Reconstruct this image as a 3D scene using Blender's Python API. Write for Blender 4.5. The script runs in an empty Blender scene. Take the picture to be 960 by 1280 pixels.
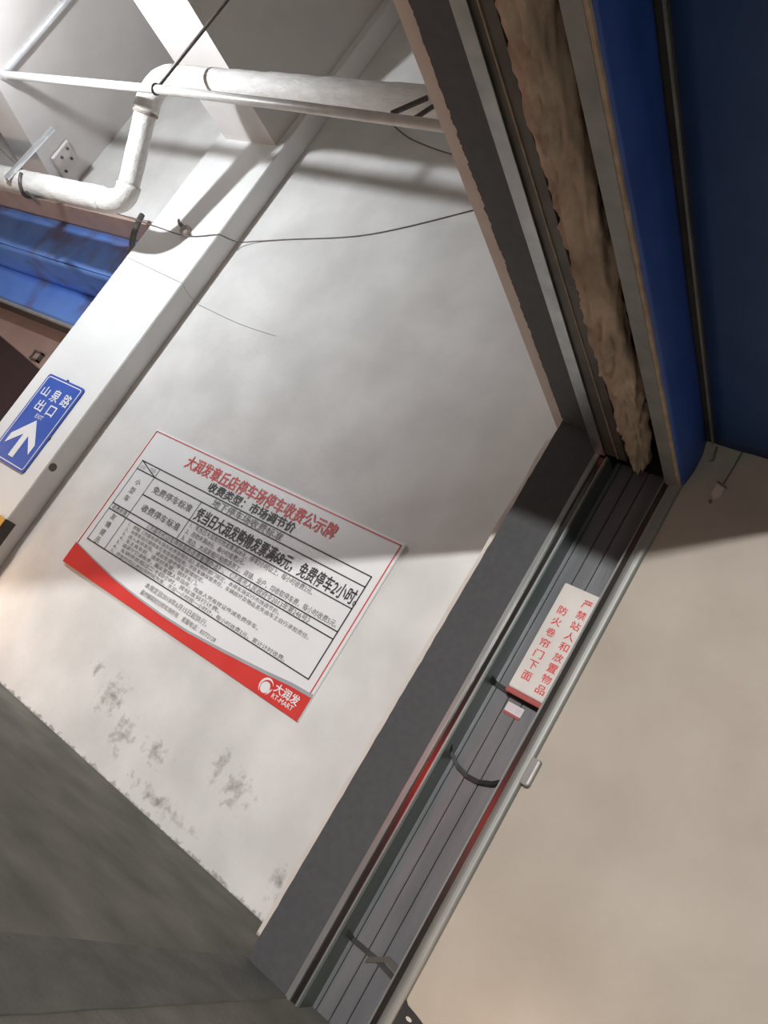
import bpy, bmesh, math, random
from mathutils import Vector, Matrix, noise
random.seed(7)
S = bpy.context.scene
COL = S.collection

# ------------------------------------------------------------------ camera
cam_d = bpy.data.cameras.new('camera')
cam = bpy.data.objects.new('camera', cam_d)
COL.objects.link(cam)
cam_d.sensor_fit = 'VERTICAL'
cam_d.sensor_height = 36.0
cam_d.lens = 1007.75 / 1280 * 36.0
cam_d.clip_end = 200
r_ = Vector((0.76267481, 0.38617055, 0.51884433))
d_ = Vector((0.33970808, 0.44346476, -0.82941994))
f_ = Vector((-0.55038673, 0.8088333, 0.20703414))
m3 = Matrix((r_, -d_, -f_)).transposed()
cam.matrix_world = Matrix.Translation((0, -4, 1.2)) @ m3.to_4x4()
S.camera = cam

# ------------------------------------------------------------------ world, lights, exposure
S.view_settings.view_transform = 'Standard'
S.view_settings.look = 'None'
S.view_settings.gamma = 1.0
S.view_settings.use_curve_mapping = False
S.view_settings.exposure = 0.0
world = bpy.data.worlds.new('world'); S.world = world
world.use_nodes = True
bg = world.node_tree.nodes['Background']
bg.inputs[0].default_value = (1.0, 0.93, 0.86, 1)
bg.inputs[1].default_value = 0.08

def area(name, loc, target, sx, sy, power, color):
    l = bpy.data.lights.new(name, 'AREA')
    l.shape = 'RECTANGLE'; l.size = sx; l.size_y = sy
    l.energy = power; l.color = color
    o = bpy.data.objects.new(name, l); COL.objects.link(o)
    o.location = loc
    o.rotation_euler = (Vector(target) - Vector(loc)).to_track_quat('-Z', 'Y').to_euler()
    return o
def point(name, loc, power, color, rad=0.05):
    l = bpy.data.lights.new(name, 'POINT'); l.energy = power; l.color = color
    l.shadow_soft_size = rad
    o = bpy.data.objects.new(name, l); COL.objects.link(o); o.location = loc
    return o
# hanging fluorescent tube in the left bay
def spot(name, loc, axis, power, color, rad, angle, blend):
    l = bpy.data.lights.new(name, 'SPOT'); l.energy = power; l.color = color
    l.shadow_soft_size = rad; l.spot_size = math.radians(angle); l.spot_blend = blend
    o = bpy.data.objects.new(name, l); COL.objects.link(o); o.location = loc
    o.rotation_euler = Vector(axis).to_track_quat('-Z', 'Y').to_euler()
    return o
spot('bay_lamp', (-6.0, -2.47, 3.38), (-0.6, 2.2, 0.4), 275, (0.92, 0.96, 1.0), 0.045, 170, 0.35)
# bright lamp far down the lane, shining in under the shutter header
point('lane_lamp', (1.0, -14.0, 3.88), 5600, (1.0, 0.98, 0.955), 0.05)
# car tail lamp on the lane
area('tail_lamp', (-2.80, -4.6, 0.88), (-1.3, -0.5, 1.2), 0.15, 0.08, 6, (1.0, 0.02, 0.015))
point('warm_glow_left', (-5.6, -0.8, 0.2), 22, (1.0, 0.62, 0.36), 0.12)  # unseen source added for the warm glow at the white wall's left foot
point('warm_bay_fill', (-9.2, -0.9, 1.3), 60, (1.0, 0.78, 0.66), 0.15)  # added fill, brightens the soffit and blue box of the left opening
point('warm_glow_right', (-0.55, -1.0, 0.12), 6, (1.0, 0.66, 0.42), 0.15)  # unseen source added for the warm glow low on the beige wall

# ------------------------------------------------------------------ material helpers
def mat(name, col, col2=None, scale=6, rough=0.7, metal=0.0, bump=0.0, bscale=60, thr=(0.35, 0.7), detail=6, stretch=(1, 1, 1)):
    m = bpy.data.materials.new(name); m.use_nodes = True
    nt = m.node_tree; b = nt.nodes['Principled BSDF']
    b.inputs['Roughness'].default_value = rough
    b.inputs['Metallic'].default_value = metal
    geo = nt.nodes.new('ShaderNodeNewGeometry')
    mp = nt.nodes.new('ShaderNodeMapping'); mp.inputs['Scale'].default_value = stretch
    nt.links.new(geo.outputs['Position'], mp.inputs['Vector'])
    n = nt.nodes.new('ShaderNodeTexNoise'); n.inputs['Scale'].default_value = scale
    n.inputs['Detail'].default_value = detail
    nt.links.new(mp.outputs[0], n.inputs['Vector'])
    cr = nt.nodes.new('ShaderNodeValToRGB')
    cr.color_ramp.elements[0].position = thr[0]; cr.color_ramp.elements[1].position = thr[1]
    cr.color_ramp.elements[0].color = (*col, 1)
    cr.color_ramp.elements[1].color = (*(col2 or [c * 1.12 for c in col]), 1)
    nt.links.new(n.outputs['Fac'], cr.inputs[0])
    nt.links.new(cr.outputs[0], b.inputs['Base Color'])
    if bump:
        n2 = nt.nodes.new('ShaderNodeTexNoise'); n2.inputs['Scale'].default_value = bscale
        n2.inputs['Detail'].default_value = 4
        nt.links.new(mp.outputs[0], n2.inputs['Vector'])
        bp = nt.nodes.new('ShaderNodeBump'); bp.inputs['Strength'].default_value = bump
        bp.inputs['Distance'].default_value = 0.01
        nt.links.new(n2.outputs['Fac'], bp.inputs['Height'])
        nt.links.new(bp.outputs[0], b.inputs['Normal'])
    m['ramp'] = cr.name
    return m

def math_node(nt, op, a, b=None, clamp=False):
    n = nt.nodes.new('ShaderNodeMath'); n.operation = op; n.use_clamp = clamp
    for i, v in enumerate((a, b)):
        if v is None: continue
        if isinstance(v, (int, float)): n.inputs[i].default_value = v
        else: nt.links.new(v, n.inputs[i])
    return n.outputs[0]

def overlay(m, fac, col):
    """mix a stain colour over a material's base colour by a factor socket"""
    nt = m.node_tree; b = nt.nodes['Principled BSDF']
    src = b.inputs['Base Color'].links[0].from_socket
    mx = nt.nodes.new('ShaderNodeMix'); mx.data_type = 'RGBA'
    nt.links.new(fac, mx.inputs[0]); nt.links.new(src, mx.inputs[6])
    mx.inputs[7].default_value = (*col, 1)
    nt.links.new(mx.outputs[2], b.inputs['Base Color'])

def pos_xyz(m):
    nt = m.node_tree
    g = nt.nodes.new('ShaderNodeNewGeometry'); s = nt.nodes.new('ShaderNodeSeparateXYZ')
    nt.links.new(g.outputs['Position'], s.inputs[0])
    return nt, g, s

def stains(m, centres, col=(0.16, 0.14, 0.12)):
    nt, g, s = pos_xyz(m)
    nz = nt.nodes.new('ShaderNodeTexNoise'); nz.inputs['Scale'].default_value = 17
    nz.inputs['Detail'].default_value = 8; nz.inputs['Roughness'].default_value = 0.62
    nt.links.new(g.outputs['Position'], nz.inputs['Vector'])
    tot = None
    for (x, y, z, rx, rz) in centres:
        dx = math_node(nt, 'DIVIDE', math_node(nt, 'SUBTRACT', s.outputs[0], x), rx)
        dz = math_node(nt, 'DIVIDE', math_node(nt, 'SUBTRACT', s.outputs[2], z), rz)
        r2 = math_node(nt, 'ADD', math_node(nt, 'MULTIPLY', dx, dx), math_node(nt, 'MULTIPLY', dz, dz))
        f = math_node(nt, 'SUBTRACT', 1.0, math_node(nt, 'SQRT', r2), True)
        tot = f if tot is None else math_node(nt, 'MAXIMUM', tot, f)
    v = math_node(nt, 'MULTIPLY', math_node(nt, 'SUBTRACT', math_node(nt, 'ADD', math_node(nt, 'MULTIPLY', tot, 0.30), nz.outputs['Fac']), 0.64), 3.6, True)
    v = math_node(nt, 'MULTIPLY', v, math_node(nt, 'MULTIPLY', tot, 3.0, True))
    overlay(m, math_node(nt, 'MULTIPLY', v, 0.72), col)

def foot_dirt(m, h=0.022, col=(0.13, 0.115, 0.10)):
    nt, g, s = pos_xyz(m)
    nz = nt.nodes.new('ShaderNodeTexNoise'); nz.inputs['Scale'].default_value = 24; nz.inputs['Detail'].default_value = 8
    nt.links.new(g.outputs['Position'], nz.inputs['Vector'])
    lim = math_node(nt, 'MULTIPLY', math_node(nt, 'SUBTRACT', nz.outputs['Fac'], 0.36), h * 5)
    v = math_node(nt, 'MULTIPLY', math_node(nt, 'SUBTRACT', lim, s.outputs[2]), 60, True)
    overlay(m, math_node(nt, 'MULTIPLY', v, 0.6), col)

M = {}
M['white'] = mat('white_plaster', (0.63, 0.625, 0.61), (0.77, 0.765, 0.75), 2.2, 0.85, bump=0.15, bscale=25)
stains(M['white'], [(-3.74, 0, .40, .22, .22), (-3.50, 0, .26, .16, .22), (-2.76, 0, .47, .09, .16), (-2.58, 0, .42, .20, .17), (-3.2, 0, .30, .20, .12),
                    (-4.0, 0, .47, .10, .10), (-2.05, 0, .2, .12, .15), (-3.0, 0, .1, .5, .08)])
foot_dirt(M['white'])
M['pillar'] = mat('white_pillar_plaster', (0.72, 0.72, 0.71), (0.80, 0.80, 0.79), 2.0, 0.85, bump=0.12, bscale=25)
M['beige'] = mat('beige_plaster', (0.37, 0.325, 0.275), (0.455, 0.41, 0.355), 1.7, 0.85, bump=0.12, bscale=20)
M['strip'] = mat('plaster_edge', (0.64, 0.58, 0.53), (0.73, 0.67, 0.62), 5, 0.85, bump=0.2, bscale=25)
foot_dirt(M['strip'], 0.03)
M['ceil'] = mat('ceiling_plaster', (0.58, 0.57, 0.56), (0.66, 0.65, 0.64), 1.2, 0.9)
M['beam'] = mat('beam_plaster', (0.60, 0.57, 0.55), (0.68, 0.65, 0.63), 1.5, 0.9)
M['floor'] = mat('concrete_floor', (0.100, 0.103, 0.088), (0.20, 0.20, 0.172), 2.6, 0.75, bump=0.25, bscale=40, thr=(0.3, 0.75), stretch=(1, 1.8, 1))
M['thresh'] = mat('threshold_concrete', (0.085, 0.088, 0.08), (0.15, 0.15, 0.135), 7, 0.75, bump=0.3, bscale=40, thr=(0.3, 0.8))
M['grey'] = mat('dark_grey_paint', (0.056, 0.059, 0.063), (0.068, 0.071, 0.075), 30, 0.62)
M['grey_soffit'] = mat('dark_grey_soffit_paint', (0.060, 0.068, 0.073), (0.078, 0.085, 0.09), 20, 0.6)
# rusty torn edge of the soffit sheet
nt, g, s = pos_xyz(M['grey_soffit'])
nz = nt.nodes.new('ShaderNodeTexNoise'); nz.inputs['Scale'].default_value = 14; nz.inputs['Detail'].default_value = 6
nt.links.new(g.outputs['Position'], nz.inputs['Vector'])
v = math_node(nt, 'MULTIPLY', math_node(nt, 'SUBTRACT', math_node(nt, 'ADD', -1.757, math_node(nt, 'MULTIPLY', nz.outputs['Fac'], 0.085)), math_node(nt, 'ADD', s.outputs[0], math_node(nt, 'MULTIPLY', s.outputs[1], 0.0125))), 120, True)
overlay(M['grey_soffit'], v, (0.10, 0.052, 0.03))
M['galv'] = mat('galvanised_steel', (0.33, 0.35, 0.35), (0.45, 0.47, 0.46), 9, 0.38, 0.85, bump=0.05, bscale=60, stretch=(1, 1, .2))
M['galv_dull'] = mat('dull_galvanised_steel', (0.22, 0.225, 0.215), (0.30, 0.30, 0.285), 8, 0.5, 0.5, stretch=(1, 1, .2))
M['slot'] = mat('dark_slot_steel', (0.13, 0.125, 0.12), (0.17, 0.16, 0.155), 9, 0.22, 1.0, stretch=(1, 1, .2))
M['panel'] = mat('slot_panel_steel', (0.135, 0.148, 0.158), (0.20, 0.205, 0.215), 5, 0.42, 0.45, bump=0.06, bscale=50, stretch=(2, 1, .35))
M['panel_side'] = mat('slot_side_steel', (0.10, 0.125, 0.118), (0.15, 0.175, 0.16), 5, 0.4, 0.5, stretch=(2, 1, .3))
M['dark'] = mat('dark_recess_steel', (0.025, 0.023, 0.022), (0.045, 0.04, 0.037), 8, 0.7)
M['brown_steel'] = mat('brown_grey_steel', (0.075, 0.068, 0.06), (0.11, 0.10, 0.085), 8, 0.5, 0.3)
M['canvas'] = mat('fire_canvas', (0.30, 0.225, 0.165), (0.52, 0.41, 0.32), 6, 0.9, bump=0.5, bscale=22, thr=(0.3, 0.7))
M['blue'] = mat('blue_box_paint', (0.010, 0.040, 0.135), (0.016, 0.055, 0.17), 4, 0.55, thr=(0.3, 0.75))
M['blue_strip'] = mat('blue_side_paint', (0.012, 0.055, 0.28), (0.02, 0.075, 0.34), 5, 0.45, thr=(0.3, 0.75))
M['blue_far'] = mat('worn_blue_paint', (0.13, 0.29, 0.82), (0.18, 0.36, 0.88), 3, 0.5, thr=(0.3, 0.6))
nt = M['blue_far'].node_tree
nz = nt.nodes.new('ShaderNodeTexNoise'); nz.inputs['Scale'].default_value = 2.6; nz.inputs['Detail'].default_value = 5
g = nt.nodes.new('ShaderNodeNewGeometry'); nt.links.new(g.outputs['Position'], nz.inputs['Vector'])
v = math_node(nt, 'MULTIPLY', math_node(nt, 'SUBTRACT', nz.outputs['Fac'], 0.53), 6, True)
overlay(M['blue_far'], math_node(nt, 'MULTIPLY', v, 0.8), (0.17, 0.14, 0.24))
M['tan_edge'] = mat('tan_tape', (0.30, 0.23, 0.16), (0.42, 0.34, 0.25), 20, 0.7)
M['pipe'] = mat('white_pipe_wrap', (0.60, 0.585, 0.56), (0.74, 0.725, 0.70), 9, 0.7, bump=0.6, bscale=26, thr=(0.3, 0.7), stretch=(1, 3, 3))
M['thin_pipe'] = mat('pale_painted_pipe', (0.56, 0.54, 0.52), (0.68, 0.66, 0.64), 9, 0.42, 0.15)
M['conduit'] = mat('silver_conduit', (0.55, 0.56, 0.58), (0.66, 0.67, 0.69), 10, 0.35, 0.6)
M['rod'] = mat('dark_steel_rod', (0.10, 0.09, 0.085), (0.15, 0.135, 0.125), 20, 0.5, 0.5)
M['strut'] = mat('zinc_strut', (0.52, 0.53, 0.54), (0.66, 0.67, 0.68), 16, 0.4, 0.5)
M['wire'] = mat('dark_wire', (0.12, 0.10, 0.09), (0.18, 0.155, 0.14), 20, 0.6)
M['pink'] = mat('salmon_plaster', (0.46, 0.33, 0.285), (0.55, 0.405, 0.35), 3, 0.85)
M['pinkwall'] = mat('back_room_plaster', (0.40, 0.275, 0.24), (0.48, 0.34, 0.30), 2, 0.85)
# dark brown below a line that slopes down to the right
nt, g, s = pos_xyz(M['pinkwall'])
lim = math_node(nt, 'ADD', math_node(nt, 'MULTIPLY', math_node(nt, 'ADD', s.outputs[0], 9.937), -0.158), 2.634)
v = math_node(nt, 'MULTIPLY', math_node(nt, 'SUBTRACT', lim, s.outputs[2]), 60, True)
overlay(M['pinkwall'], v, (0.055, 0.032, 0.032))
M['board'] = mat('white_board', (0.80, 0.81, 0.82), (0.83, 0.84, 0.85), 3, 0.35)
M['board_edge'] = mat('pale_board_edge', (0.70, 0.68, 0.67), (0.74, 0.72, 0.71), 5, 0.5)
M['red'] = mat('red_print', (0.66, 0.045, 0.04), (0.70, 0.06, 0.05), 5, 0.4)
M['red_text'] = mat('red_lettering', (0.62, 0.05, 0.05), (0.66, 0.065, 0.06), 5, 0.45)
M['black_text'] = mat('black_lettering', (0.025, 0.026, 0.03), (0.04, 0.041, 0.045), 5, 0.5)
M['grey_text'] = mat('grey_lettering', (0.15, 0.155, 0.16), (0.20, 0.205, 0.21), 5, 0.5)
M['grey_line'] = mat('grey_print', (0.36, 0.38, 0.41), (0.42, 0.44, 0.47), 5, 0.45)
M['white_print'] = mat('white_print', (0.82, 0.83, 0.84), (0.86, 0.87, 0.88), 5, 0.4)
M['sign_blue'] = mat('road_sign_blue', (0.045, 0.105, 0.44), (0.06, 0.125, 0.50), 4, 0.4)
M['sign_cream'] = mat('cream_plaque', (0.62, 0.59, 0.56), (0.70, 0.67, 0.64), 5, 0.5)
M['sticker'] = mat('pale_sticker', (0.62, 0.58, 0.60), (0.68, 0.64, 0.66), 9, 0.5)
M['dull_red'] = mat('dull_red_band', (0.33, 0.06, 0.055), (0.40, 0.08, 0.07), 12, 0.5)
M['black'] = mat('black_rubber', (0.012, 0.012, 0.012), (0.022, 0.022, 0.022), 15, 0.6)
M['yellow'] = mat('yellow_guard', (0.62, 0.36, 0.06), (0.70, 0.44, 0.09), 8, 0.5)
M['guard_dark'] = mat('black_guard_band', (0.04, 0.03, 0.028), (0.06, 0.047, 0.042), 8, 0.6)
M['plug'] = mat('grey_brown_fitting', (0.24, 0.20, 0.17), (0.34, 0.29, 0.25), 30, 0.6)
M['patch'] = mat('pale_filler', (0.52, 0.46, 0.38), (0.58, 0.52, 0.44), 15, 0.8)

# ------------------------------------------------------------------ geometry helpers
def link(name, bm, m, parent=None, smooth=False, loc=None):
    me = bpy.data.meshes.new(name)
    bmesh.ops.recalc_face_normals(bm, faces=bm.faces[:])
    bm.to_mesh(me); bm.free()
    for mm in (m if isinstance(m, (list, tuple)) else [m]): me.materials.append(mm)
    if smooth:
        for p in me.polygons: p.use_smooth = True
    o = bpy.data.objects.new(name, me); COL.objects.link(o)
    if parent is not None:
        o.parent = parent
        o.matrix_parent_inverse = Matrix.Translation(-parent.location)
    return o
def tag(o, label=None, cat=None, group=None, kind=None):
    if label: o['label'] = label
    if cat: o['category'] = cat
    if group: o['group'] = group
    if kind: o['kind'] = kind
    return o
def thing(name, loc, label, cat, group=None):
    o = bpy.data.objects.new(name, None); COL.objects.link(o)
    o.location = loc; o.empty_display_size = 0.1
    return tag(o, label, cat, group)
def struct(name, bm, m, label=None, **k):
    o = link(name, bm, m, **k); o['kind'] = 'structure'
    if label: o['label'] = label
    return o
def box(bm, x0, x1, y0, y1, z0, z1, bev=0.0, mi=0):
    r = bmesh.ops.create_cube(bm, size=1.0)
    vs = r['verts']
    for v in vs:
        v.co = Vector(((x0 + x1) / 2 + v.co.x * (x1 - x0), (y0 + y1) / 2 + v.co.y * (y1 - y0), (z0 + z1) / 2 + v.co.z * (z1 - z0)))
    fs = set(f for v in vs for f in v.link_faces)
    for f in fs: f.material_index = mi
    if bev:
        es = set(e for v in vs for e in v.link_edges)
        bmesh.ops.bevel(bm, geom=list(es), offset=bev, segments=2, affect='EDGES')
    return bm
def obox(bm, c, ax, ay, az, sx, sy, sz, bev=0.0):
    """box with its own axes"""
    r = bmesh.ops.create_cube(bm, size=1.0); vs = r['verts']
    ax, ay, az = Vector(ax).normalized(), Vector(ay).normalized(), Vector(az).normalized()
    for v in vs:
        p = v.co.copy(); v.co = Vector(c) + ax * p.x * sx + ay * p.y * sy + az * p.z * sz
    if bev:
        es = set(e for v in vs for e in v.link_edges)
        bmesh.ops.bevel(bm, geom=list(es), offset=bev, segments=2, affect='EDGES')
def tube(bm, pts, rad, seg=16, wob=0.0, cap=True, sub=1):
    """tube along a polyline"""
    pts = [Vector(p) for p in pts]
    if sub > 1:
        q = []
        for a, b in zip(pts, pts[1:]):
            for i in range(sub): q.append(a.lerp(b, i / sub))
        q.append(pts[-1]); pts = q
    rings = []
    prev = None
    for i, p in enumerate(pts):
        t = (pts[min(i + 1, len(pts) - 1)] - pts[max(i - 1, 0)]).normalized()
        if prev is None:
            n = t.orthogonal().normalized()
        else:
            n = (prev - t * prev.dot(t)).normalized()
        prev = n; b = t.cross(n)
        R = rad[i] if isinstance(rad, (list, tuple)) else rad
        ring = []
        for k in range(seg):
            a = 2 * math.pi * k / seg
            dv = n * math.cos(a) + b * math.sin(a)
            rr = R
            if wob: rr = R * (1 + wob * noise.noise((p + dv * R) * 9) + wob * .5 * noise.noise((p + dv * R) * 27))
            ring.append(bm.verts.new(p + dv * rr))
        rings.append(ring)
    for a, b in zip(rings, rings[1:]):
        for k in range(seg):
            bm.faces.new((a[k], a[(k + 1) % seg], b[(k + 1) % seg], b[k]))
    if cap:
        bm.faces.new(rings[0][::-1]); bm.faces.new(rings[-1])
    return bm
def arc_pts(p0, c, p1, n=8):
    """rounded corner: quadratic from p0 to p1 with control c"""
    p0, c, p1 = Vector(p0), Vector(c), Vector(p1)
    return [p0 * (1 - t) ** 2 + c * 2 * t * (1 - t) + p1 * t * t for t in [i / n for i in range(n + 1)]]
def prism(bm, poly, ext, off):
    """extrude polygon (list of 3d points) by vector ext"""
    a = [bm.verts.new(Vector(p) + Vector(off)) for p in poly]
    b = [bm.verts.new(Vector(p) + Vector(off) + Vector(ext)) for p in poly]
    bm.faces.new(a); bm.faces.new(b[::-1])
    n = len(poly)
    for i in range(n): bm.faces.new((a[i], a[(i + 1) % n], b[(i + 1) % n], b[i]))
    return bm
def disc(bm, c, r, nrm, th, seg=24):
    nrm = Vector(nrm).normalized()
    tube(bm, [Vector(c), Vector(c) + nrm * th], r, seg)

def lettering(name, text, x0, x1, z0, z1, y, m, parent, bold=0.0, rot=0.0, label=None):
    """flat printed lettering on a plane facing -Y, fitted into x0..x1, z0..z1"""
    cu = bpy.data.curves.new(name, 'FONT'); cu.body = text; cu.size = 1.0
    cu.resolution_u = 2; cu.fill_mode = 'FRONT'
    tmp = bpy.data.objects.new(name + '_t', cu); COL.objects.link(tmp)
    dg = bpy.context.evaluated_depsgraph_get(); dg.update()
    me = bpy.data.meshes.new_from_object(tmp.evaluated_get(dg))
    bpy.data.objects.remove(tmp); bpy.data.curves.remove(cu)
    if not me.vertices: return None
    xs = [v.co.x for v in me.vertices]; ys = [v.co.y for v in me.vertices]
    ax, bx, ay, by = min(xs), max(xs), min(ys), max(ys)
    for v in me.vertices:
        u = (v.co.x - ax) / (bx - ax); w = (v.co.y - ay) / (by - ay)
        v.co = Vector((x0 + u * (x1 - x0), y, z0 + w * (z1 - z0)))
    if bold:
        # heavier strokes: the same outlines again, shifted by a stroke's fraction
        dx = bold * (x1 - x0) / (bx - ax); dz = bold * (z1 - z0) / (by - ay)
        src = bmesh.new(); src.from_mesh(me)
        out = bmesh.new()
        for n_, (sx, sz) in enumerate(((0, 0), (dx, 0), (-dx, 0), (0, dz), (0, -dz))):
            t = src.copy(); bmesh.ops.translate(t, verts=t.verts[:], vec=(sx, -0.00004 * n_, sz))
            t.to_mesh(me); out.from_mesh(me); t.free()
        out.to_mesh(me); out.free(); src.free()
    me.materials.clear(); me.materials.append(m)
    for p in me.polygons: p.material_index = 0
    me.name = name
    o = bpy.data.objects.new(name, me); COL.objects.link(o)
    if parent is not None:
        o.parent = parent; o.matrix_parent_inverse = Matrix.Translation(-parent.location)
    if label: o['label'] = label
    return o

# ------------------------------------------------------------------ room shell
H = 6.6
struct('floor', box(bmesh.new(), -16, 10, -22, 2.0, -0.2, 0.0), M['floor'])
struct('ceiling', box(bmesh.new(), -16, 10, -14, 2.0, H, H + 0.2), M['ceil'])
struct('wall_back', box(bmesh.new(), -6.30, -1.60, 0.0, 0.3, 0, H), M['white'])
struct('wall_back_lintel', box(bmesh.new(), -16, -6.30, 0.0, 0.3, 3.85, H), M['white'])
struct('wall_right', box(bmesh.new(), -1.04, 10, -0.50, 0.3, 0, H), M['beige'])
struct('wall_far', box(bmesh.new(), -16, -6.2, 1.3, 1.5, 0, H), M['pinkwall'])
# soffit of the left opening: salmon plaster lining
struct('trim_1', box(bmesh.new(), -16, -6.30, 0.02, 0.9, 3.815, 3.85), M['pink'])
# pillar on the wall
struct('pillar', box(bmesh.new(), -6.29, -5.43, -0.20, 0.0, 0, H, 0.006), M['pillar'], 'white plastered pillar')
# beam above the pillar, running out from the wall
struct('ceiling_beam', box(bmesh.new(), -6.17, -5.52, -9, -0.20, 4.72, H), M['beam'], 'beam above the pillar')
# skewed beam further left
bm = bmesh.new()
dv = Vector((0.50, -0.866, 0)); nv = Vector((-0.866, -0.50, 0))
p0 = Vector((-8.14, 0.0, 3.86)) - dv * 0.02
p1 = p0 + dv * 4.2
prism(bm, [p0 + nv * 0.0, p1, p1 + nv * 0.42, p0 + nv * 0.42 - dv * 0.0], (0, 0, H - 3.86), (0, 0, 0))
struct('ceiling_beam', bm, M['beam'], 'skewed beam left of the pillar')
# column behind the casing, and its plaster nib
bm = bmesh.new()
box(bm, -1.73, -1.02, -0.36, 0.3, 0, H)
box(bm, -1.73, -1.44, -0.49, -0.36, 0, H)
struct('wall_jamb', bm, M['dark'])
bm = bmesh.new()
n = 60
pts = []
for i in range(n + 1):
    z = 2.95 * i / n
    pts.append((-1.915 + 0.012 * noise.noise((z * 4, 3, 1)), -0.2, z))
poly = pts + [(-1.70, -0.2, 2.95), (-1.70, -0.2, 0)]
prism(bm, poly, (0, 0.21, 0), (0, 0, 0))
struct('trim_2', bm, M['strip'])
# bulkhead over the shutter opening, plaster underside left of the steel
bm = bmesh.new()
box(bm, -1.83, -1.50, -13.6, 0.0, 2.95, H)
box(bm, -1.12, -1.05, -6.6, -0.5, 3.02, H)
box(bm, -1.50, -1.12, -13.6, -0.36, 3.35, H)
box(bm, -1.12, -1.05, -13.6, -6.6, 2.77, H)
for v_ in bm.verts: v_.co.x += 0.014 * (-0.5 - v_.co.y) if (v_.co.x < -1.6 and v_.co.y < -1) else 0
struct('wall_bulkhead', bm, M['strip'])
# threshold band on the floor under the shutter
bm = bmesh.new()
n = 50
L_, R_ = [], []
for i in range(n + 1):
    y = -0.53 - 5.0 * i / n
    L_.append((-1.745 - 0.10 * max(0, (-y - .6)) + 0.008 * noise.noise((y * 5, 0, 0)), y, 0.0))
    R_.append((-1.475 - 0.02 * max(0, (-y - .6)) + 0.006 * noise.noise((y * 5, 5, 0)), y, 0.0))
prism(bm, L_ + R_[::-1], (0, 0, 0.006), (0, 0, 0))
struct('trim_3', bm, M['thresh'])

# ------------------------------------------------------------------ steel casing of the opening
cas = thing('opening_casing', (-1.6, -0.5, 0), 'dark grey sheet-steel casing around the shutter opening, on jamb and soffit', 'casing')
bm = bmesh.new()
n = 70
pts = [(-1.73 + 0.004 * noise.noise((i * .6, 0, 0)), -0.525, 2.92 * i / n) for i in range(n + 1)]
prism(bm, pts + [(-1.487, -0.525, 2.92), (-1.487, -0.525, 0)], (0, 0.034, 0), (0, 0, 0))
link('jamb_plate', bm, M['grey'], cas)
bm = bmesh.new()
n = 620
pts = []
for i in range(n + 1):
    y = -0.5 - 6.1 * i / n
    pts.append((-1.716 + 0.0125 * (-0.5 - y) + 0.005 * noise.noise((y * 9, 0, 0)) + 0.006 * noise.noise((y * 31, 4, 0)) + 0.006 * noise.noise((y * 80, 8, 0)), y, 2.90))
prism(bm, pts + [(-1.44, -6.6, 2.90), (-1.44, -0.5, 2.90)], (0, 0, 0.05), (0, 0, 0))
link('soffit_plate', bm, M['grey_soffit'], cas)

# ------------------------------------------------------------------ fire shutter: guide rails, slot panel, lintel rails, canvas
fs = thing('fire_shutter', (-1.27, -0.5, 0), 'galvanised guide track and folded canvas of the fire shutter beside the beige wall', 'shutter')
ZT = 2.80
bm = bmesh.new()
box(bm, -1.487, -1.460, -0.532, -0.49, 0, ZT, 0.003)          # bright lip
box(bm, -1.430, -1.420, -0.526, -0.365, 0, ZT, 0.002)         # inner lip
gl = link('guide_rail', bm, M['galv'], fs)
bm = bmesh.new(); box(bm, -1.462, -1.429, -0.517, -0.505, 0, ZT)
link('slot', bm, M['slot'], gl)
bm = bmesh.new()
box(bm, -1.128, -1.121, -0.518, -0.365, 0, 2.86, 0.002)
# outer angle with a rounded nose
prof = []
for i in range(9):
    a = math.pi * i / 8
    prof.append((-1.067 - 0.027 * math.cos(a), -0.520 - 0.012 * math.sin(a), 0))
prof = [(-1.094, -0.49, 0)] + prof + [(-1.040, -0.49, 0)]
prism(bm, prof, (0, 0, 3.04), (0, 0, 0))
gr = link('guide_rail', bm, M['galv_dull'], fs)
bm = bmesh.new(); box(bm, -1.122, -1.092, -0.510, -0.498, 0, 2.86)
link('slot', bm, M['slot'], gr)
# ribbed panel between the rails: four vertical planks with open joints
bm = bmesh.new()
xs = [-1.418, -1.392, -1.318, -1.246, -1.135]
for a, b in zip(xs, xs[1:]):
    box(bm, a + 0.0022, b - 0.0022, -0.392, -0.372, 0, 2.85, 0.003)
link('slot_panel', bm, M['panel'], fs)
bm = bmesh.new()
box(bm, -1.4205, -1.414, -0.515, -0.372, 0, 2.80)
link('side_plate', bm, M['panel_side'], fs)
# straps across the panel
def strap(pts, w, name='strap', m=None):
    bm = bmesh.new()
    P = [Vector(p) for p in pts]; q = []
    for i in range(len(P) - 1):
        for t in range(6): q.append(P[i].lerp(P[i + 1], t / 6))
    q.append(P[-1])
    up = [bm.verts.new(p + Vector((0, 0, w / 2))) for p in q]; dn = [bm.verts.new(p - Vector((0, 0, w / 2))) for p in q]
    up2 = [bm.verts.new(p + Vector((0, 0.006, w / 2))) for p in q]; dn2 = [bm.verts.new(p + Vector((0, 0.006, -w / 2))) for p in q]
    k = len(q)
    for i in range(k - 1):
        bm.faces.new((up[i], up[i + 1], dn[i + 1], dn[i])); bm.faces.new((up2[i], dn2[i], dn2[i + 1], up2[i + 1]))
        bm.faces.new((up[i], up2[i], up2[i + 1], up[i + 1])); bm.faces.new((dn[i], dn[i + 1], dn2[i + 1], dn2[i]))
    bm.faces.new((up[0], dn[0], dn2[0], up2[0])); bm.faces.new((up[-1], up2[-1], dn2[-1], dn[-1]))
    return link(name, bm, m or M['black'], fs)
yb = -0.402
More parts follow.
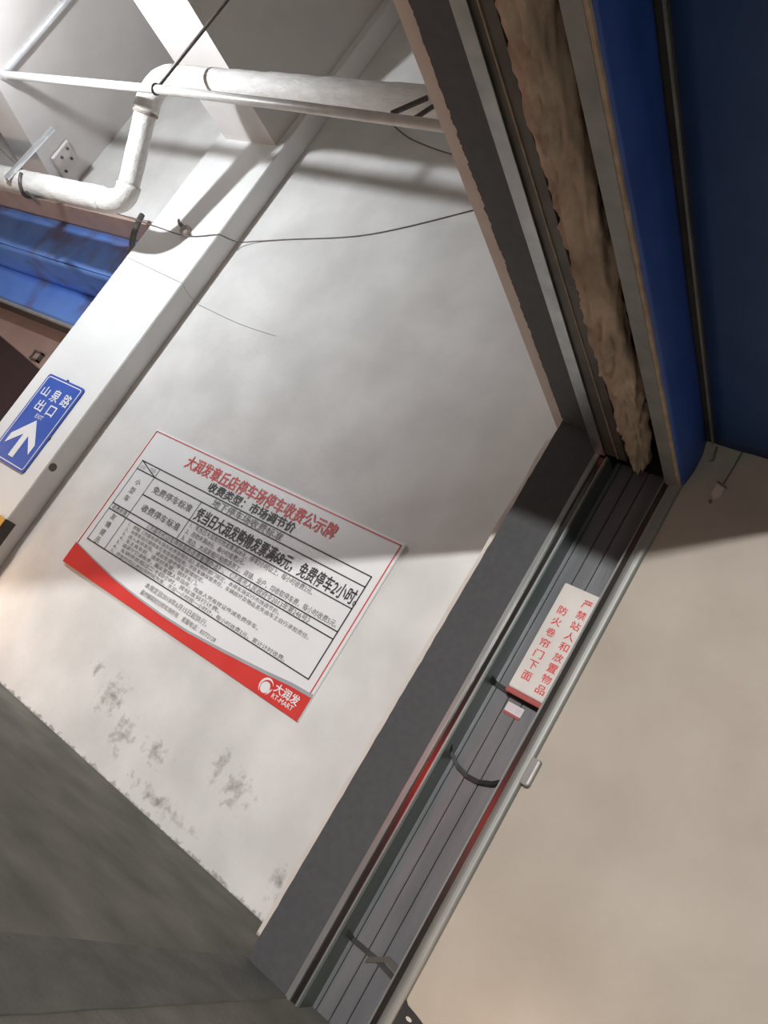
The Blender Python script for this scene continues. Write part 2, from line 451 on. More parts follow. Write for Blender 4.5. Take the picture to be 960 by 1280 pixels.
strap([(-1.413, -0.45, 1.595), (-1.40, yb, 1.585), (-1.30, yb, 1.578), (-1.14, yb, 1.572)], 0.024, m=M['black'])
strap([(-1.413, -0.47, 1.235), (-1.41, -0.44, 1.210), (-1.36, -0.425, 1.175), (-1.30, -0.42, 1.160), (-1.24, -0.425, 1.165), (-1.18, -0.44, 1.190), (-1.136, -0.46, 1.222)], 0.020)
strap([(-1.413, -0.46, 0.34), (-1.40, yb, 0.315), (-1.25, yb, 0.315), (-1.14, yb, 0.300)], 0.022, m=M['dark'])
strap([(-1.30, yb - .004, 0.29), (-1.22, yb - .006, 0.345), (-1.14, yb - .004, 0.335)], 0.026, m=M['brown_steel'])
# lintel rails over the opening
YF = -6.6
bm = bmesh.new()
prism(bm, [(-1.490, -0.535, 2.795), (-1.432, -0.535, 2.795), (-1.352, YF, 2.795), (-1.315, YF, 2.795)][:2] + [(-1.34, YF, 2.795), (-1.385, YF, 2.795)], (0, 0, 0.005), (0, 0, 0))
prism(bm, [(-1.490, -0.535, 2.80), (-1.484, -0.535, 2.80), (-1.379, YF, 2.80), (-1.385, YF, 2.80)], (0, 0, 0.10), (0, 0, 0))
lr = link('lintel_rail', bm, M['galv'], fs)
bm = bmesh.new()
box(bm, -1.440, -1.366, YF, -0.535, 2.806, 2.812)
box(bm, -1.364, -1.320, YF, -0.535, 2.802, 2.808)
box(bm, -1.324, -1.320, YF, -0.535, 2.808, 3.2)
link('flange', bm, M['brown_steel'], lr)
bm = bmesh.new(); box(bm, -1.3665, -1.3635, YF, -0.535, 2.797, 2.806)
link('edge_bead', bm, M['tan_edge'], lr)
bm = bmesh.new()
box(bm, -1.115, -1.052, YF, -0.50, 2.768, 2.776, 0.002)
box(bm, -1.115, -1.110, YF, -0.50, 2.776, 2.86)
lr2 = link('lintel_rail', bm, M['galv_dull'], fs)
bm = bmesh.new()
tp, bt = [], []
for i in range(121):
    y = -0.505 - 6.095 * i / 120
    j = 0.004 * noise.noise((y * 7, 9, 0)) + 0.003 * noise.noise((y * 19, 2, 0))
    bt.append((-1.040 + j, y, 2.770))
    tp.append((-1.055, y, 2.770))
prism(bm, bt + tp[::-1], (0, 0, 0.012), (0, 0, 0))
link('taped_edge', bm, M['tan_edge'], lr2)
bm = bmesh.new()
box(bm, -1.30, -1.115, YF, -0.37, 3.25, 3.30)
box(bm, -1.125, -1.115, YF, -0.37, 2.85, 3.25)
link('recess_lining', bm, M['dark'], fs)
# folded canvas hanging in the slot
bm = bmesh.new()
NY, NA = 260, 26
rows = []
for i in range(NY + 1):
    y = -0.52 - 5.2 * i / NY
    ring = []
    fade = min(1.0, 0.42 + (-y - 0.5) * 0.9)
    for k in range(NA):
        a = math.pi * (1.02 + 0.98 * k / (NA - 1))
        R = 0.064
        cx, cz = -1.253, 2.872
        d = 0.024 * noise.noise((y * 2.2, a * 1.3, 1)) + 0.020 * noise.noise((y * 7 + a * 2.5, a * 2.2, 7)) + 0.018 * (1 - 2 * abs(noise.noise((y * 9 + a * 3, a * 3 - y * 4, 3))))
        if k < 4: d *= 0.3
        x = cx + (R + d) * math.cos(a) * (1.05 if math.cos(a) < 0 else 0.95 * fade)
        z = cz + (R * 1.35 + d * 1.6) * math.sin(a)
        ring.append(bm.verts.new((x, y, z)))
    rows.append(ring)
for a, b in zip(rows, rows[1:]):
    for k in range(NA - 1): bm.faces.new((a[k], a[k + 1], b[k + 1], b[k]))
cv = link('canvas_curtain', bm, M['canvas'], fs, smooth=True)
sm = cv.modifiers.new('thickness', 'SOLIDIFY'); sm.thickness = 0.006
cv['label'] = 'brown folded canvas curtain in the slot'

# latch on the outer rail
bm = bmesh.new()
box(bm, -1.046, -1.006, -0.548, -0.500, 1.255, 1.375, 0.004)
lt = tag(link('latch_bracket', bm, M['galv_dull']), 'small silver metal latch bracket on the outer rail at its beige wall side', 'bracket')
bm = bmesh.new(); box(bm, -1.012, -1.004, -0.556, -0.53, 1.262, 1.37, 0.002)
link('bracket_lip', bm, M['strut'], lt)

# ------------------------------------------------------------------ blue shutter box, right
sb = thing('shutter_box', (-1.0, -0.6, 2.78), 'dark blue painted steel shutter box overhead above the beige wall', 'shutter box')
bm = bmesh.new()
NY, NZ = 120, 10
for side in (0,):
    grid = []
    for i in range(NY + 1):
        y = -0.502 - 6.098 * i / NY
        grid.append([bm.verts.new((-1.044 + 0.016 * math.sin(math.pi * k / NZ) + 0.006 * noise.noise((y * 1.6, k * .5, 0)), y, 2.782 + 0.262 * k / NZ)) for k in range(NZ + 1)])
    for a, b in zip(grid, grid[1:]):
        for k in range(NZ): bm.faces.new((a[k], a[k + 1], b[k + 1], b[k]))
sp = link('side_panel', bm, M['blue_strip'], sb, smooth=True)
sm = sp.modifiers.new('thickness', 'SOLIDIFY'); sm.thickness = 0.004; sm.offset = -1
bm = bmesh.new(); box(bm, -1.050, -0.996, YF, -0.502, 3.046, 3.054)
ed = link('edge_trim', bm, M['dark'], sb)
bm = bmesh.new(); box(bm, -1.013, -1.006, YF, -0.502, 3.034, 3.047, 0.002)
link('trim_bead', bm, M['galv_dull'], ed)
bm = bmesh.new()
NX, NYb = 14, 70
g2 = []
for i in range(NYb + 1):
    y = -0.502 - 6.098 * i / NYb
    g2.append([bm.verts.new((-0.998 + 0.85 * k / NX, y, 3.045 + 0.004 * noise.noise((y * 1.3, k * .7, 3)))) for k in range(NX + 1)])
for a, b in zip(g2, g2[1:]):
    for k in range(NX): bm.faces.new((a[k], a[k + 1], b[k + 1], b[k]))
bp_ = link('bottom_panel', bm, M['blue'], sb, smooth=True)
sm = bp_.modifiers.new('thickness', 'SOLIDIFY'); sm.thickness = 0.01; sm.offset = 1
bm = bmesh.new(); box(bm, -0.158, -0.148, YF, -0.502, 3.05, H - 0.01)
link('end_panel', bm, M['blue'], sb)

# ------------------------------------------------------------------ blue shutter box in the left opening
lb = thing('far_shutter_box', (-8.5, 0.6, 2.9), 'worn blue shutter box with silver bottom rail in the opening left of the pillar', 'shutter box')
def xstrip(x0, x1, prof, th, seed, nx=90, amp=0.01):
    bm = bmesh.new(); rows = []
    # profile resampled
    P = []
    for a, b in zip(prof, prof[1:]):
        for t in range(5): P.append((a[0] + (b[0] - a[0]) * t / 5, a[1] + (b[1] - a[1]) * t / 5))
    P.append(prof[-1])
    for i in range(nx + 1):
        x = x0 + (x1 - x0) * i / nx
        rows.append([bm.verts.new((x, p[0] + amp * noise.noise((x * 1.2, j * .4, seed)), p[1] + amp * .7 * noise.noise((x * 1.9, j * .3, seed + 5)))) for j, p in enumerate(P)])
    for a, b in zip(rows, rows[1:]):
        for k in range(len(P) - 1): bm.faces.new((a[k], a[k + 1], b[k + 1], b[k]))
    return bm
def solid(o, th): 
    s_ = o.modifiers.new('thickness', 'SOLIDIFY'); s_.thickness = th; s_.offset = 0
    return o
solid(link('upper_panel', xstrip(-15.5, -6.32, [(0.32, 3.80), (0.31, 3.345)], 0.01, 1), M['blue_far'], lb, smooth=True), 0.006)
solid(link('under_panel', xstrip(-15.5, -6.32, [(0.325, 3.340), (0.895, 3.335)], 0.01, 3, amp=0.006), M['blue_far'], lb, smooth=True), 0.006)
solid(link('lower_panel', xstrip(-15.5, -6.32, [(0.88, 3.33), (0.88, 2.94)], 0.01, 6), M['blue_far'], lb, smooth=True), 0.006)
bm = bmesh.new(); box(bm, -15.5, -6.32, 0.855, 0.905, 2.895, 2.935, 0.006)
link('bottom_rail', bm, M['strut'], lb)
bm = bmesh.new(); box(bm, -15.5, -6.32, 0.905, 1.12, 2.905, 2.925, 0.003)
link('rail_underside', bm, M['brown_steel'], lb)
# small box on the back wall
bm = bmesh.new()
for (a, b, c, d) in ((-9.02, -8.86, 2.60, 2.62), (-9.02, -8.86, 2.50, 2.52), (-9.02, -9.0, 2.5, 2.62), (-8.88, -8.86, 2.5, 2.62)):
    box(bm, a, b, 1.25, 1.301, c, d)
jb = tag(link('junction_box', bm, M['wire']), 'tiny square dark junction box on the salmon wall under the blue box', 'box')
bm = bmesh.new(); box(bm, -9.0, -8.88, 1.27, 1.301, 2.52, 2.60)
link('cover_plate', bm, M['pinkwall'], jb)
# dark pipe dropping along the pillar's left flank
bm = bmesh.new()
tube(bm, arc_pts((-6.66, -0.1, 3.83), (-6.62, -0.1, 3.62), (-6.46, -0.1, 3.47), 6) + arc_pts((-6.46, -0.1, 3.47), (-6.38, -0.1, 3.3), (-6.35, -0.1, 3.0), 6)[1:] + [Vector((-6.345, -0.1, 2.0))], 0.027, 10)
tag(link('drop_cable', bm, M['rod'], smooth=True), 'dark drooping cable beside the pillar, below the bent white pipe', 'cable')

# ------------------------------------------------------------------ pipes
# thick wrapped pipe with a two-elbow offset
ip = thing('insulated_pipe', (-5.77, -1.2, 4.23), 'thick white wrapped pipe with two elbows passing in front of the pillar', 'pipe')
A0 = Vector((-1.84, -1.2, 4.215)); A1 = Vector((-5.54, -1.2, 4.285)); AE = Vector((-5.80, -1.2, 4.285))
B0 = Vector((-5.92, -0.70, 3.475)); ax = (B0 - AE).normalized()
up = [A0.lerp(A1, i / 60) for i in range(61)]
bm = bmesh.new(); tube(bm, up, 0.094, 22, wob=0.07)
link('upper_run', bm, M['pipe'], ip, smooth=True)
e1 = arc_pts(A1, AE, AE + ax * 0.24, 12)
bm = bmesh.new(); tube(bm, [e1[0] + Vector((0.03, 0, 0))] + e1, 0.097, 22, wob=0.05)
link('elbow', bm, M['pipe'], ip, smooth=True)
d0 = AE + ax * 0.24; d1 = B0 - ax * 0.16
bm = bmesh.new(); tube(bm, [d0.lerp(d1, i / 16) for i in range(17)], 0.084, 22, wob=0.05)
link('drop', bm, M['pipe'], ip, smooth=True)
Bl = Vector((-6.2, -0.70, 3.484)); B9 = Vector((-12.5, -0.70, 3.48))
bm = bmesh.new(); tube(bm, arc_pts(d1, B0 + Vector((0.02, 0, -0.01)), Bl, 12), 0.096, 22, wob=0.05)
link('elbow', bm, M['pipe'], ip, smooth=True)
bm = bmesh.new(); tube(bm, [Bl.lerp(B9, i / 90) for i in range(91)], 0.104, 22, wob=0.07)
link('lower_run', bm, M['pipe'], ip, smooth=True)
bm = bmesh.new()
for c, t, r in ((d0 + ax * 0.02, ax, 0.101), (d1 + ax * 0.02, ax, 0.098)):
    bm = bmesh.new()
    tube(bm, [c - t * 0.012, c + t * 0.012], r * 0.96, 22)
    link('joint_ring', bm, M['plug'], ip, smooth=True)
# thin pipe
tp_ = thing('sprinkler_pipe', (-5.2, -1.43, 3.93), 'thin pale pipe running just below the thick wrapped pipe', 'pipe')
bm = bmesh.new(); tube(bm, [(-1.84, -1.43, 3.805), (-2.775, -1.43, 3.842), (-3.804, -1.43, 3.884), (-5.15, -1.43, 3.925), (-7.32, -1.43, 3.945), (-7.42, -1.43, 3.946)], 0.030, 16, sub=6)
link('run', bm, M['thin_pipe'], tp_, smooth=True)
bm = bmesh.new(); tube(bm, [(-7.36, -1.43, 3.947), (-7.22, -1.43, 3.945)], 0.040, 16)
link('tee', bm, M['conduit'], tp_, smooth=True)
bm = bmesh.new(); tube(bm, [(-7.30, -1.43, 3.98), (-7.30, -1.43, 6.58)], 0.028, 14)
tag(link('riser_pipe', bm, M['conduit'], smooth=True), 'silver riser pipe going up at the far left end of the thin pipe', 'pipe')
bm = bmesh.new(); tube(bm, [(-7.53, -1.43, 3.95), (-7.53, -1.43, 4.31)], 0.016, 10)
tag(link('stub_rod', bm, M['rod'], smooth=True), 'short dark rod stub beside the silver riser at top left', 'rod')
hr = thing('hanger_rod', (-5.195, -1.43, 3.925), 'dark hanger rod holding the thin pipe, crossing the thick pipe elbow', 'rod')
bm = bmesh.new(); tube(bm, [(-5.195, -1.43, 3.96), (-5.195, -1.43, 6.58)], 0.013, 10)
link('rod', bm, M['rod'], hr, smooth=True)
bm = bmesh.new()
tube(bm, [Vector((-5.195, -1.43, 3.925)) + Vector((0, 0.035 * math.cos(a), 0.035 * math.sin(a))) for a in [i * math.pi / 8 for i in range(17)]], 0.006, 8)
link('clamp_ring', bm, M['rod'], hr, smooth=True)
hr2 = thing('hanger_bracket', (-3.07, -1.3, 4.1), 'dark strut bracket between the pipes where they meet the plaster bulkhead', 'bracket')
bm = bmesh.new(); obox(bm, (-3.10, -1.345, 4.05), (1, 0, 0.8), (0, 1, 0), (-0.8, 0, 1), 0.22, 0.02, 0.03, 0.003)
link('strut', bm, M['rod'], hr2)
bm = bmesh.new(); tube(bm, [(-3.00, -1.36, 3.93), (-2.99, -1.27, 4.19)], 0.014, 8)
link('bolt', bm, M['rod'], hr2)
# strut clamp on the lower run
cl = thing('pipe_clamp', (-7.4, -0.7, 3.6), 'zinc strut clamp carrying the lower white pipe at far left', 'clamp')
bm = bmesh.new(); obox(bm, (-7.45, -0.825, 3.70), (0.12, 0, 1), (0, 1, 0), (1, 0, -0.12), 0.62, 0.03, 0.05, 0.004)
link('strut', bm, M['strut'], cl)
bm = bmesh.new()
tube(bm, [Vector((-7.35, -0.7, 3.484)) + Vector((0.03 * math.sin(a * 2), 0.118 * math.cos(a), 0.118 * math.sin(a))) for a in [math.pi * (1 + i / 12) for i in range(13)]], 0.016, 8)
link('saddle', bm, M['rod'], cl, smooth=True)
bm = bmesh.new(); obox(bm, (-7.15, -0.70, 3.345), (1, 0, -.25), (0, 1, 0), (.25, 0, 1), 0.16, 0.1, 0.02, 0.003)
link('foot_plate', bm, M['rod'], cl)
bm = bmesh.new()
fp = Vector((-7.93, -0.36, 4.08))
obox(bm, fp + Vector((0.866, 0.5, 0)) * 0.02, dv, Vector((0.866, 0.5, 0)), (0, 0, 1), 0.30, 0.03, 0.24, 0.004)
link('wall_plate', bm, M['beam'], cl)
bm = bmesh.new()
for (a, b) in ((-.10, -.06), (.08, -.03), (-.04, .06), (.10, .07)):
    bm = bmesh.new()
    c = fp + Vector((0.866, 0.5, 0)) * 0.034 + dv * a + Vector((0, 0, b))
    tube(bm, [c, c + Vector((0.866, 0.5, 0)) * 0.02], 0.014, 8)
    link('bolt', bm, M['rod'], cl)

# ------------------------------------------------------------------ cables and small fittings on the wall
def wire(name, ctrl, r, label, cat='cable', m='wire', n=16):
    P = [Vector(c) for c in ctrl]; q = []
    for i in range(len(P) - 1):
        a = P[max(i - 1, 0)]; b = P[i]; c = P[i + 1]; d = P[min(i + 2, len(P) - 1)]
        for k in range(n):
            t = k / n
            q.append(0.5 * ((2 * b) + (c - a) * t + (2 * a - 5 * b + 4 * c - d) * t * t + (3 * b - a - 3 * c + d) * t ** 3))
    q.append(P[-1])
    bm = bmesh.new(); tube(bm, q, r, 6)
    return tag(link(name, bm, M[m], smooth=True), label, cat)
wire('signal_cable', [(-8.0, -0.83, 3.70), (-7.3, -0.50, 3.55), (-6.75, -0.22, 3.70), (-6.2, -0.206, 3.675), (-5.76, -0.206, 3.655), (-5.45, -0.207, 3.73), (-5.422, -0.19, 3.75), (-5.36, -0.06, 3.81), (-5.2, -0.012, 3.895), (-4.93, -0.006, 3.973), (-4.205, -0.006, 4.168), (-3.49, -0.006, 4.532), (-3.2, -0.006, 4.72)], 0.005,
     'thin dark cable sagging across pillar and white wall through the small fitting')
wire('loose_wire', [(-4.72, -0.01, 5.28), (-4.5, -0.03, 5.16), (-4.348, -0.02, 5.11), (-4.016, -0.02, 5.034), (-3.7, -0.02, 5.0)], 0.006,
     'short loose wire high on the wall below the two pipes near the bulkhead', 'wire')
wire('thread', [(-6.252, -0.204, 3.313), (-5.748, -0.204, 3.258), (-5.45, -0.205, 3.226), (-5.426, -0.195, 3.22), (-5.415, -0.10, 3.20), (-5.38, -0.02, 3.188), (-5.285, -0.008, 3.177), (-4.807, -0.005, 3.132), (-4.397, -0.005, 3.128)], 0.0016,
     'faint thin thread running across the pillar and wall, lower than the dark cable', 'thread', 'grey_line')
pg = thing('plug_fitting', (-5.79, -0.2, 3.70), 'small grey-brown plug fitting on the upper pillar face', 'fitting')
bm = bmesh.new()
tube(bm, [(-5.80, -0.2, 3.695), (-5.80, -0.235, 3.695), (-5.80, -0.25, 3.695)], [0.052, 0.047, 0.03], 14)
tube(bm, [(-5.76, -0.23, 3.67), (-5.735, -0.235, 3.65)], 0.03, 10)
link('body', bm, M['plug'], pg, smooth=True)
bm = bmesh.new(); tube(bm, [(-5.83, -0.235, 3.71), (-5.92, -0.235, 3.75), (-5.95, -0.23, 3.775)], [0.02, 0.013, 0.011], 8)
link('nozzle', bm, M['wire'], pg, smooth=True)
bm = bmesh.new(); disc(bm, (-5.431, -0.152, 1.445), 0.033, (1, 0, 0), 0.006)
tag(link('hole_cover', bm, M['rod'], smooth=False), 'round dark hole cover on the pillar side below the blue sign', 'cover')
# yellow corner guard at the foot of the pillar
cg = thing('corner_guard', (-5.43, -0.2, 0), 'yellow and black corner guard on the pillar foot, below the blue sign', 'corner guard')
bm = bmesh.new(); box(bm, -5.53, -5.425, -0.216, -0.2, 0.02, 0.94, 0.004)
link('front_leaf', bm, M['yellow'], cg)
bm = bmesh.new(); box(bm, -5.431, -5.415, -0.214, -0.12, 0.02, 0.94, 0.003)
link('side_leaf', bm, M['guard_dark'], cg)

# small things on the beige wall
hc = thing('hanging_tag', (-0.88, -0.5, 2.82), 'thin cord with a pale tag hanging on the beige wall below the blue box', 'tag')
bm = bmesh.new(); tube(bm, [(-0.873, -0.506, 3.04), (-0.876, -0.506, 2.95), (-0.882, -0.506, 2.86)], 0.0035, 6)
link('cord', bm, M['wire'], hc)
bm = bmesh.new()
prism(bm, [(-0.905, -0.501, 2.855), (-0.868, -0.501, 2.85), (-0.866, -0.501, 2.80), (-0.888, -0.501, 2.77), (-0.912, -0.501, 2.80)], (0, -0.005, 0), (0, 0, 0))
link('tag_body', bm, M['patch'], hc)
bm = bmesh.new()
tube(bm, [(-0.91, -0.506, 2.862), (-0.885, -0.508, 2.852), (-0.86, -0.506, 2.845)], 0.005, 6)
tube(bm, [(-0.90, -0.506, 2.765), (-0.893, -0.508, 2.752)], 0.006, 6)
link('knot', bm, M['wire'], hc)
wire('wire_end', [(-0.985, -0.503, 3.03), (-0.978, -0.506, 2.99), (-0.972, -0.504, 2.962), (-0.985, -0.504, 2.95)], 0.005, 'tiny dark wire end under the corner where blue box meets rail', 'wire')
bm = bmesh.new()
pts = [(-1.075, 0.02), (-1.075, 0.30), (-1.06, 0.287), (-1.02, 0.281), (-0.985, 0.274), (-0.95, 0.262), (-0.925, 0.24), (-0.90, 0.21), (-0.885, 0.15), (-0.88, 0.02)]
prism(bm, [(x + 0.035, -0.502, z) for x, z in pts], (0, -0.012, 0), (0, 0, 0))
pm = tag(link('rubber_pad', bm, M['black']), 'black pad with pale oval marks at the foot of the rail by the beige wall', 'pad')
for (x, z, rx, rz) in ((-0.992, 0.253, 0.014, 0.007), (-0.947, 0.240, 0.007, 0.015), (-0.97, 0.20, 0.014, 0.007)):
    bm = bmesh.new()
    prism(bm, [(x + rx * math.cos(a), -0.515, z + rz * math.sin(a)) for a in [i * math.pi / 8 for i in range(16)]], (0, -0.003, 0), (0, 0, 0))
    link('oval_mark', bm, M['patch'], pm)

# ------------------------------------------------------------------ price board
BX, BZ = -4.865, 0.908
bd = thing('notice_board', (BX + 1.2, -0.02, BZ), 'large white parking fee notice with a table and a red bottom band on the wall', 'notice board')
BY = -0.022
bm = bmesh.new(); box(bm, BX, BX + 2.41, -0.020, -0.001, BZ, BZ + 1.185, 0.002)
link('panel', bm, M['board'], bd)
def bl(u0, v0, u1, v1, w=0.008, y=BY, bm=None):
    a = Vector((BX + u0, y, BZ + v0)); b = Vector((BX + u1, y, BZ + v1)); t = (b - a).normalized()
    obox(bm, (a + b) / 2, t, (0, 1, 0), t.cross(Vector((0, 1, 0))), (b - a).length + w * .8, 0.003, w)
bm = bmesh.new()
for q in ((0.016, 1.166, 2.388, 1.166), (2.388, 1.166, 2.388, 0.16), (0.016, 1.166, 0.016, 0.16)): bl(*q, w=0.007, bm=bm)
link('red_border', bm, M['red_text'], bd)
bm = bmesh.new()
T, B_, Lx, Rx = 0.919, 0.229, 0.076, 2.328
for q in ((Lx, T, Rx, T), (Lx, B_, Rx, B_), (Lx, 0.848, Rx, 0.848), (0.29, 0.699, Rx, 0.699), (Lx, 0.543, Rx, 0.543), (Lx, 0.494, Rx, 0.494), (Rx, T, Rx, B_), (Lx, T, 0.29, 0.848)): bl(*q, w=0.0075, bm=bm)
link('table_rules', bm, M['black_text'], bd)
bm = bmesh.new()
for q in ((Lx, T, Lx, B_), (0.288, T, 0.288, B_), (0.822, 0.848, 0.822, 0.543)):
    bm = bmesh.new(); bl(*q, w=0.005, bm=bm)
    link('thin_rule', bm, M['grey_line'], bd)
# red band with its curved top and the grey edge above it
curve = [(0.0, 0.163), (0.25, 0.128), (0.55, 0.092), (0.83, 0.074), (1.1, 0.066), (1.37, 0.069), (1.70, 0.090), (2.06, 0.121), (2.25, 0.142), (2.41, 0.150)]
bm = bmesh.new()
prism(bm, [(BX + u, BY + 0.0005, BZ + v) for u, v in curve] + [(BX + 2.41, BY + 0.0005, BZ + 0.0), (BX, BY + 0.0005, BZ + 0.0)], (0, -0.002, 0), (0, 0, 0))
link('red_band', bm, M['red'], bd)
bm = bmesh.new()
gw = [0.006, 0.008, 0.010, 0.012, 0.013, 0.015, 0.018, 0.02, 0.022, 0.022]
prism(bm, [(BX + u, BY + 0.0005, BZ + v + g_) for (u, v), g_ in zip(curve, gw)] + [(BX + u, BY + 0.0005, BZ + v) for u, v in curve[::-1]], (0, -0.002, 0), (0, 0, 0))
link('grey_edge', bm, M['grey_line'], bd)
def bt(text, u0, u1, v0, v1, m='black_text', bold=0.0, name='lettering', y=BY - 0.0015):
    return lettering(name, text, BX + u0, BX + u1, BZ + v0, BZ + v1, y, M[m], bd, bold)
bt('大润发章丘店停车场停车收费公示牌', 0.475, 1.935, 1.012, 1.116, 'red_text', 0.014, 'title_lettering')
bt('收费类型：市场调节价', 0.80, 1.645, 0.934, 1.006, bold=0.018)
bt('地下停车场收费标准', 0.915, 1.60, 0.855, 0.912, 'grey_text')
bt('内容', 0.20, 0.262, 0.872, 0.905, 'grey_line'); bt('项目', 0.092, 0.15, 0.856, 0.888, 'grey_line')
for i, c in enumerate('小型车'): bt(c, 0.146, 0.20, 0.735 - i * 0.07, 0.785 - i * 0.07, 'grey_text')
for i, c in enumerate('友情提示'): bt(c, 0.146, 0.20, 0.432 - i * 0.066, 0.480 - i * 0.066, 'grey_text')
bt('免费停车标准', 0.35, 0.785, 0.742, 0.80, 'grey_text', 0.003)
bt('收费停车标准', 0.365, 0.79, 0.589, 0.648, 'grey_text', 0.003)
bt('收费依据', 0.10, 0.27, 0.501, 0.537, 'grey_text')
bt('凭当日大润发购物发票满68元，免费停车2小时。', 0.845, 2.335, 0.712, 0.812, bold=0.016, name='bold_lettering')
bt('1、凭当日大润发购物发票满68元，停车2小时以上，每小时收费2元。', 0.86, 2.03, 0.652, 0.693, 'grey_text')
bt('2、购物未满68元，每小时收费2元。', 0.86, 1.45, 0.604, 0.646, 'grey_text')
bt('3、周边、大润发租户和商场员工、商铺、业户，均收取停车费，每小时收费5元。', 0.86, 2.30, 0.553, 0.596, 'grey_text')
bt('《济南市机动车停放服务收费管理办法》，《济南市人民政府令2013年第246号》', 0.52, 2.12, 0.498, 0.539, 'grey_text')
small = [('1、根据《济南市停车服务收费管理办法》及物价部门规定，本停车场实行市场调节价。', 1.90), ('2、本停车场只提供车位有偿使用服务，不负车辆保管责任，车辆损坏及物品丢失由车主自行承担责任。', 2.18),
         ('3、进入本停车场，请自觉遵守停车管理规定。', 1.25), ('4、车主离车前，请关好车窗，锁好车门。', 1.22), ('5、请遵守交通秩序，服从管理人员指挥，残疾人凭有效证件减免费停车。', 1.83),
         ('6、车辆停放超过二十四小时，按标准另行计费。', 1.50), ('7、停放时间以进出场时间为准，不足一小时按一小时计，每小时收费2元，累计计时收费。', 2.12)]
for i, (t, u1) in enumerate(small):
    bt(t, 0.352, u1, 0.451 - i * 0.036, 0.482 - i * 0.036, 'grey_text')
bt('本规定自2018年6月15日起执行。', 0.83, 1.475, 0.158, 0.199, 'grey_text')
bt('最终解释权归停车场所有　客服电话：83772128', 0.83, 1.60, 0.106, 0.143, 'grey_text')
bt('大润发', 2.165, 2.355, 0.066, 0.122, 'white_print', 0.022, 'band_lettering', BY - 0.003)
bt('RT-MART', 2.175, 2.345, 0.030, 0.058, 'white_print', 0.012, 'band_lettering', BY - 0.003)
# swirl emblem
bm = bmesh.new()
cx, cz = BX + 2.105, BZ + 0.067
prism(bm, [(cx + 0.034 * math.cos(a), BY - 0.002, cz - 0.008 + 0.034 * math.sin(a)) for a in [i * math.pi / 14 for i in range(28)]], (0, -0.0015, 0), (0, 0, 0))
o_, i_ = [], []
for i in range(25):
    a = math.radians(25 + 215 * i / 24)
    w = 0.013 * math.sin(math.pi * i / 24) + 0.001
    o_.append((cx + 0.05 * math.cos(a), BY - 0.002, cz + 0.05 * math.sin(a))); i_.append((cx + (0.05 - w) * math.cos(a), BY - 0.002, cz + (0.05 - w) * math.sin(a)))
prism(bm, o_ + i_[::-1], (0, -0.0015, 0), (0, 0, 0))
o_, i_ = [], []
for i in range(17):
    a = math.radians(-60 + 65 * i / 16); w = 0.012 * math.sin(math.pi * (i / 16) ** 1.2) + 0.001
    o_.append((cx + 0.05 * math.cos(a), BY - 0.002, cz + 0.05 * math.sin(a))); i_.append((cx + (0.05 - w) * math.cos(a), BY - 0.002, cz + (0.05 - w) * math.sin(a)))
prism(bm, o_ + i_[::-1], (0, -0.0015, 0), (0, 0, 0))
link('emblem', bm, M['white_print'], bd)

# ------------------------------------------------------------------ blue direction sign on the pillar
DX0, DX1, DZ0, DZ1 = -6.115, -5.60, 1.285, 2.092
DW, DH = DX1 - DX0, DZ1 - DZ0
ds = thing('direction_sign', ((DX0 + DX1) / 2, -0.205, DZ0), 'blue exit direction sign with white arrow on the pillar face', 'sign')
def rrect(x0, x1, z0, z1, r, n=6):
    out = []
    for (cx, cz, a0) in ((x1 - r, z1 - r, 0), (x0 + r, z1 - r, 90), (x0 + r, z0 + r, 180), (x1 - r, z0 + r, 270)):
        for i in range(n + 1):
            a = math.radians(a0 + 90 * i / n); out.append((cx + r * math.cos(a), cz + r * math.sin(a)))
    return out
bm = bmesh.new(); prism(bm, [(x, -0.215, z) for x, z in rrect(DX0, DX1, DZ0, DZ1, 0.03)], (0, 0.013, 0), (0, 0, 0))
link('plate', bm, M['sign_blue'], ds)
bm = bmesh.new()
a = rrect(DX0 + 0.018, DX1 - 0.018, DZ0 + 0.018, DZ1 - 0.018, 0.025); b = rrect(DX0 + 0.026, DX1 - 0.026, DZ0 + 0.026, DZ1 - 0.026, 0.018)
va = [bm.verts.new((x, -0.2165, z)) for x, z in a]; vb = [bm.verts.new((x, -0.2165, z)) for x, z in b]
for i in range(len(a)):
    j = (i + 1) % len(a); bm.faces.new((va[i], va[j], vb[j], vb[i]))
link('border_line', bm, M['white_print'], ds)
def dt(t, x0, x1, z0, z1, bold=0.0): return lettering('lettering', t, x0, x1, z0, z1, -0.217, M['white_print'], ds, bold)
dt('山', -6.05, -5.955, 1.90, 1.985, .012); dt('泉', -5.905, -5.80, 1.885, 1.995, .010); dt('路', -5.755, -5.65, 1.885, 1.992, .010)
dt('出', -5.998, -5.895, 1.768, 1.868, .012); dt('口', -5.83, -5.735, 1.768, 1.858, .012)
dt('EXIT', -5.915, -5.812, 1.712, 1.748, .008)
bm = bmesh.new()
ac = -5.862
poly = [(0, 0.345), (0.178, 0.165), (0.178, 0.075), (0.035, 0.205), (0.035, 0.0), (-0.035, 0.0), (-0.035, 0.205), (-0.178, 0.075), (-0.178, 0.165)]
prism(bm, [(ac + x, -0.2155, 1.352 + z) for x, z in poly], (0, -0.0015, 0), (0, 0, 0))
link('arrow', bm, M['white_print'], ds)
bm = bmesh.new()
for (x, z) in ((-5.86, DZ1 + 0.006), (-5.598, 1.62)):
    bm = bmesh.new(); tube(bm, [(x, -0.216, z), (x, -0.20, z)], 0.008, 8)
    link('bolt', bm, M['rod'], ds)

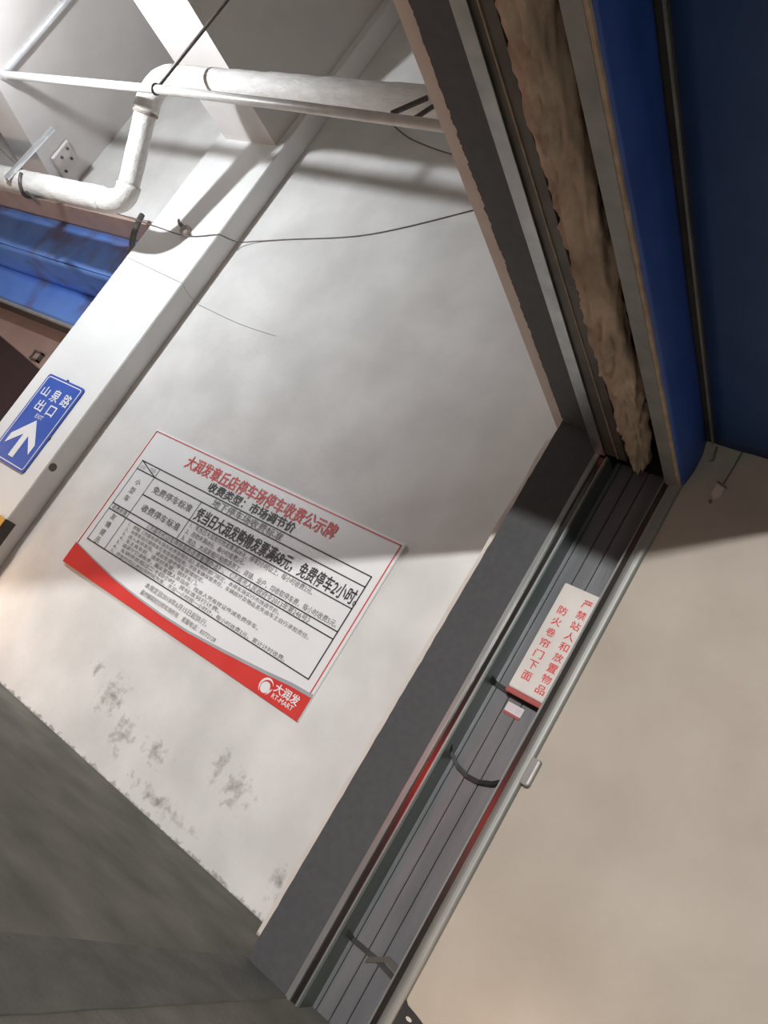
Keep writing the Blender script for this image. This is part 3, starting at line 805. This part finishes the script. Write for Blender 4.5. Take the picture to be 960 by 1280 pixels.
# ------------------------------------------------------------------ warning plaque inside the guide track
ws = thing('warning_sign', (-1.24, -0.4, 1.6), 'cream warning plaque with two columns of red lettering inside the guide track', 'sign')
WY = -0.470
k = (4 + WY) / (4 - 0.52)
def wx(x): return x * k
def wz(z): return 1.2 + z * k
bm = bmesh.new()
box(bm, wx(-1.300), wx(-1.112), WY, WY + 0.012, wz(0.394), wz(0.936), 0.004)
link('plate', bm, M['sign_cream'], ws)
bm = bmesh.new(); box(bm, wx(-1.302), wx(-1.112), WY - 0.003, WY + 0.012, wz(0.368), wz(0.392), 0.003)
link('red_band', bm, M['dull_red'], ws)
bm = bmesh.new()
for x in (-1.28, -1.18):
    for z in (1.75, 2.0):
        bm = bmesh.new(); box(bm, x, x + 0.03, WY + 0.010, -0.394, z, z + 0.05)
        link('clip', bm, M['galv_dull'], ws)
rcol = '严禁站人和放置物品'; lcol = '防火卷帘门下面'
for i, c in enumerate(rcol):
    zc = 0.878 - i * 0.0545
    lettering('lettering', c, wx(-1.182), wx(-1.138), wz(zc - 0.020), wz(zc + 0.020), WY - 0.001, M['red_text'], ws, 0.014)
for i, c in enumerate(lcol):
    zc = 0.808 - i * 0.0565
    lettering('lettering', c, wx(-1.268), wx(-1.224), wz(zc - 0.020), wz(zc + 0.020), WY - 0.001, M['red_text'], ws, 0.014)
# sticker below
st = thing('sticker', (-1.25, -0.395, 1.5), 'small pale sticker with a red lower band just below the cream warning plaque', 'sticker')
k2 = (4 - 0.396) / 3.48
bm = bmesh.new(); box(bm, -1.262 * k2, -1.180 * k2, -0.397, -0.3915, 1.2 + 0.290 * k2, 1.2 + 0.332 * k2)
link('paper', bm, M['sticker'], st)
bm = bmesh.new(); box(bm, -1.262 * k2, -1.180 * k2, -0.398, -0.3915, 1.2 + 0.278 * k2, 1.2 + 0.290 * k2)
link('red_band', bm, M['dull_red'], st)
bm = bmesh.new(); 
for i in range(3): box(bm, -1.215 * k2, (-1.19 + 0.004 * (i % 2)) * k2, -0.3978, -0.396, 1.2 + (0.302 + i * 0.008) * k2, 1.2 + (0.304 + i * 0.008) * k2)
link('print_lines', bm, M['grey_line'], st)
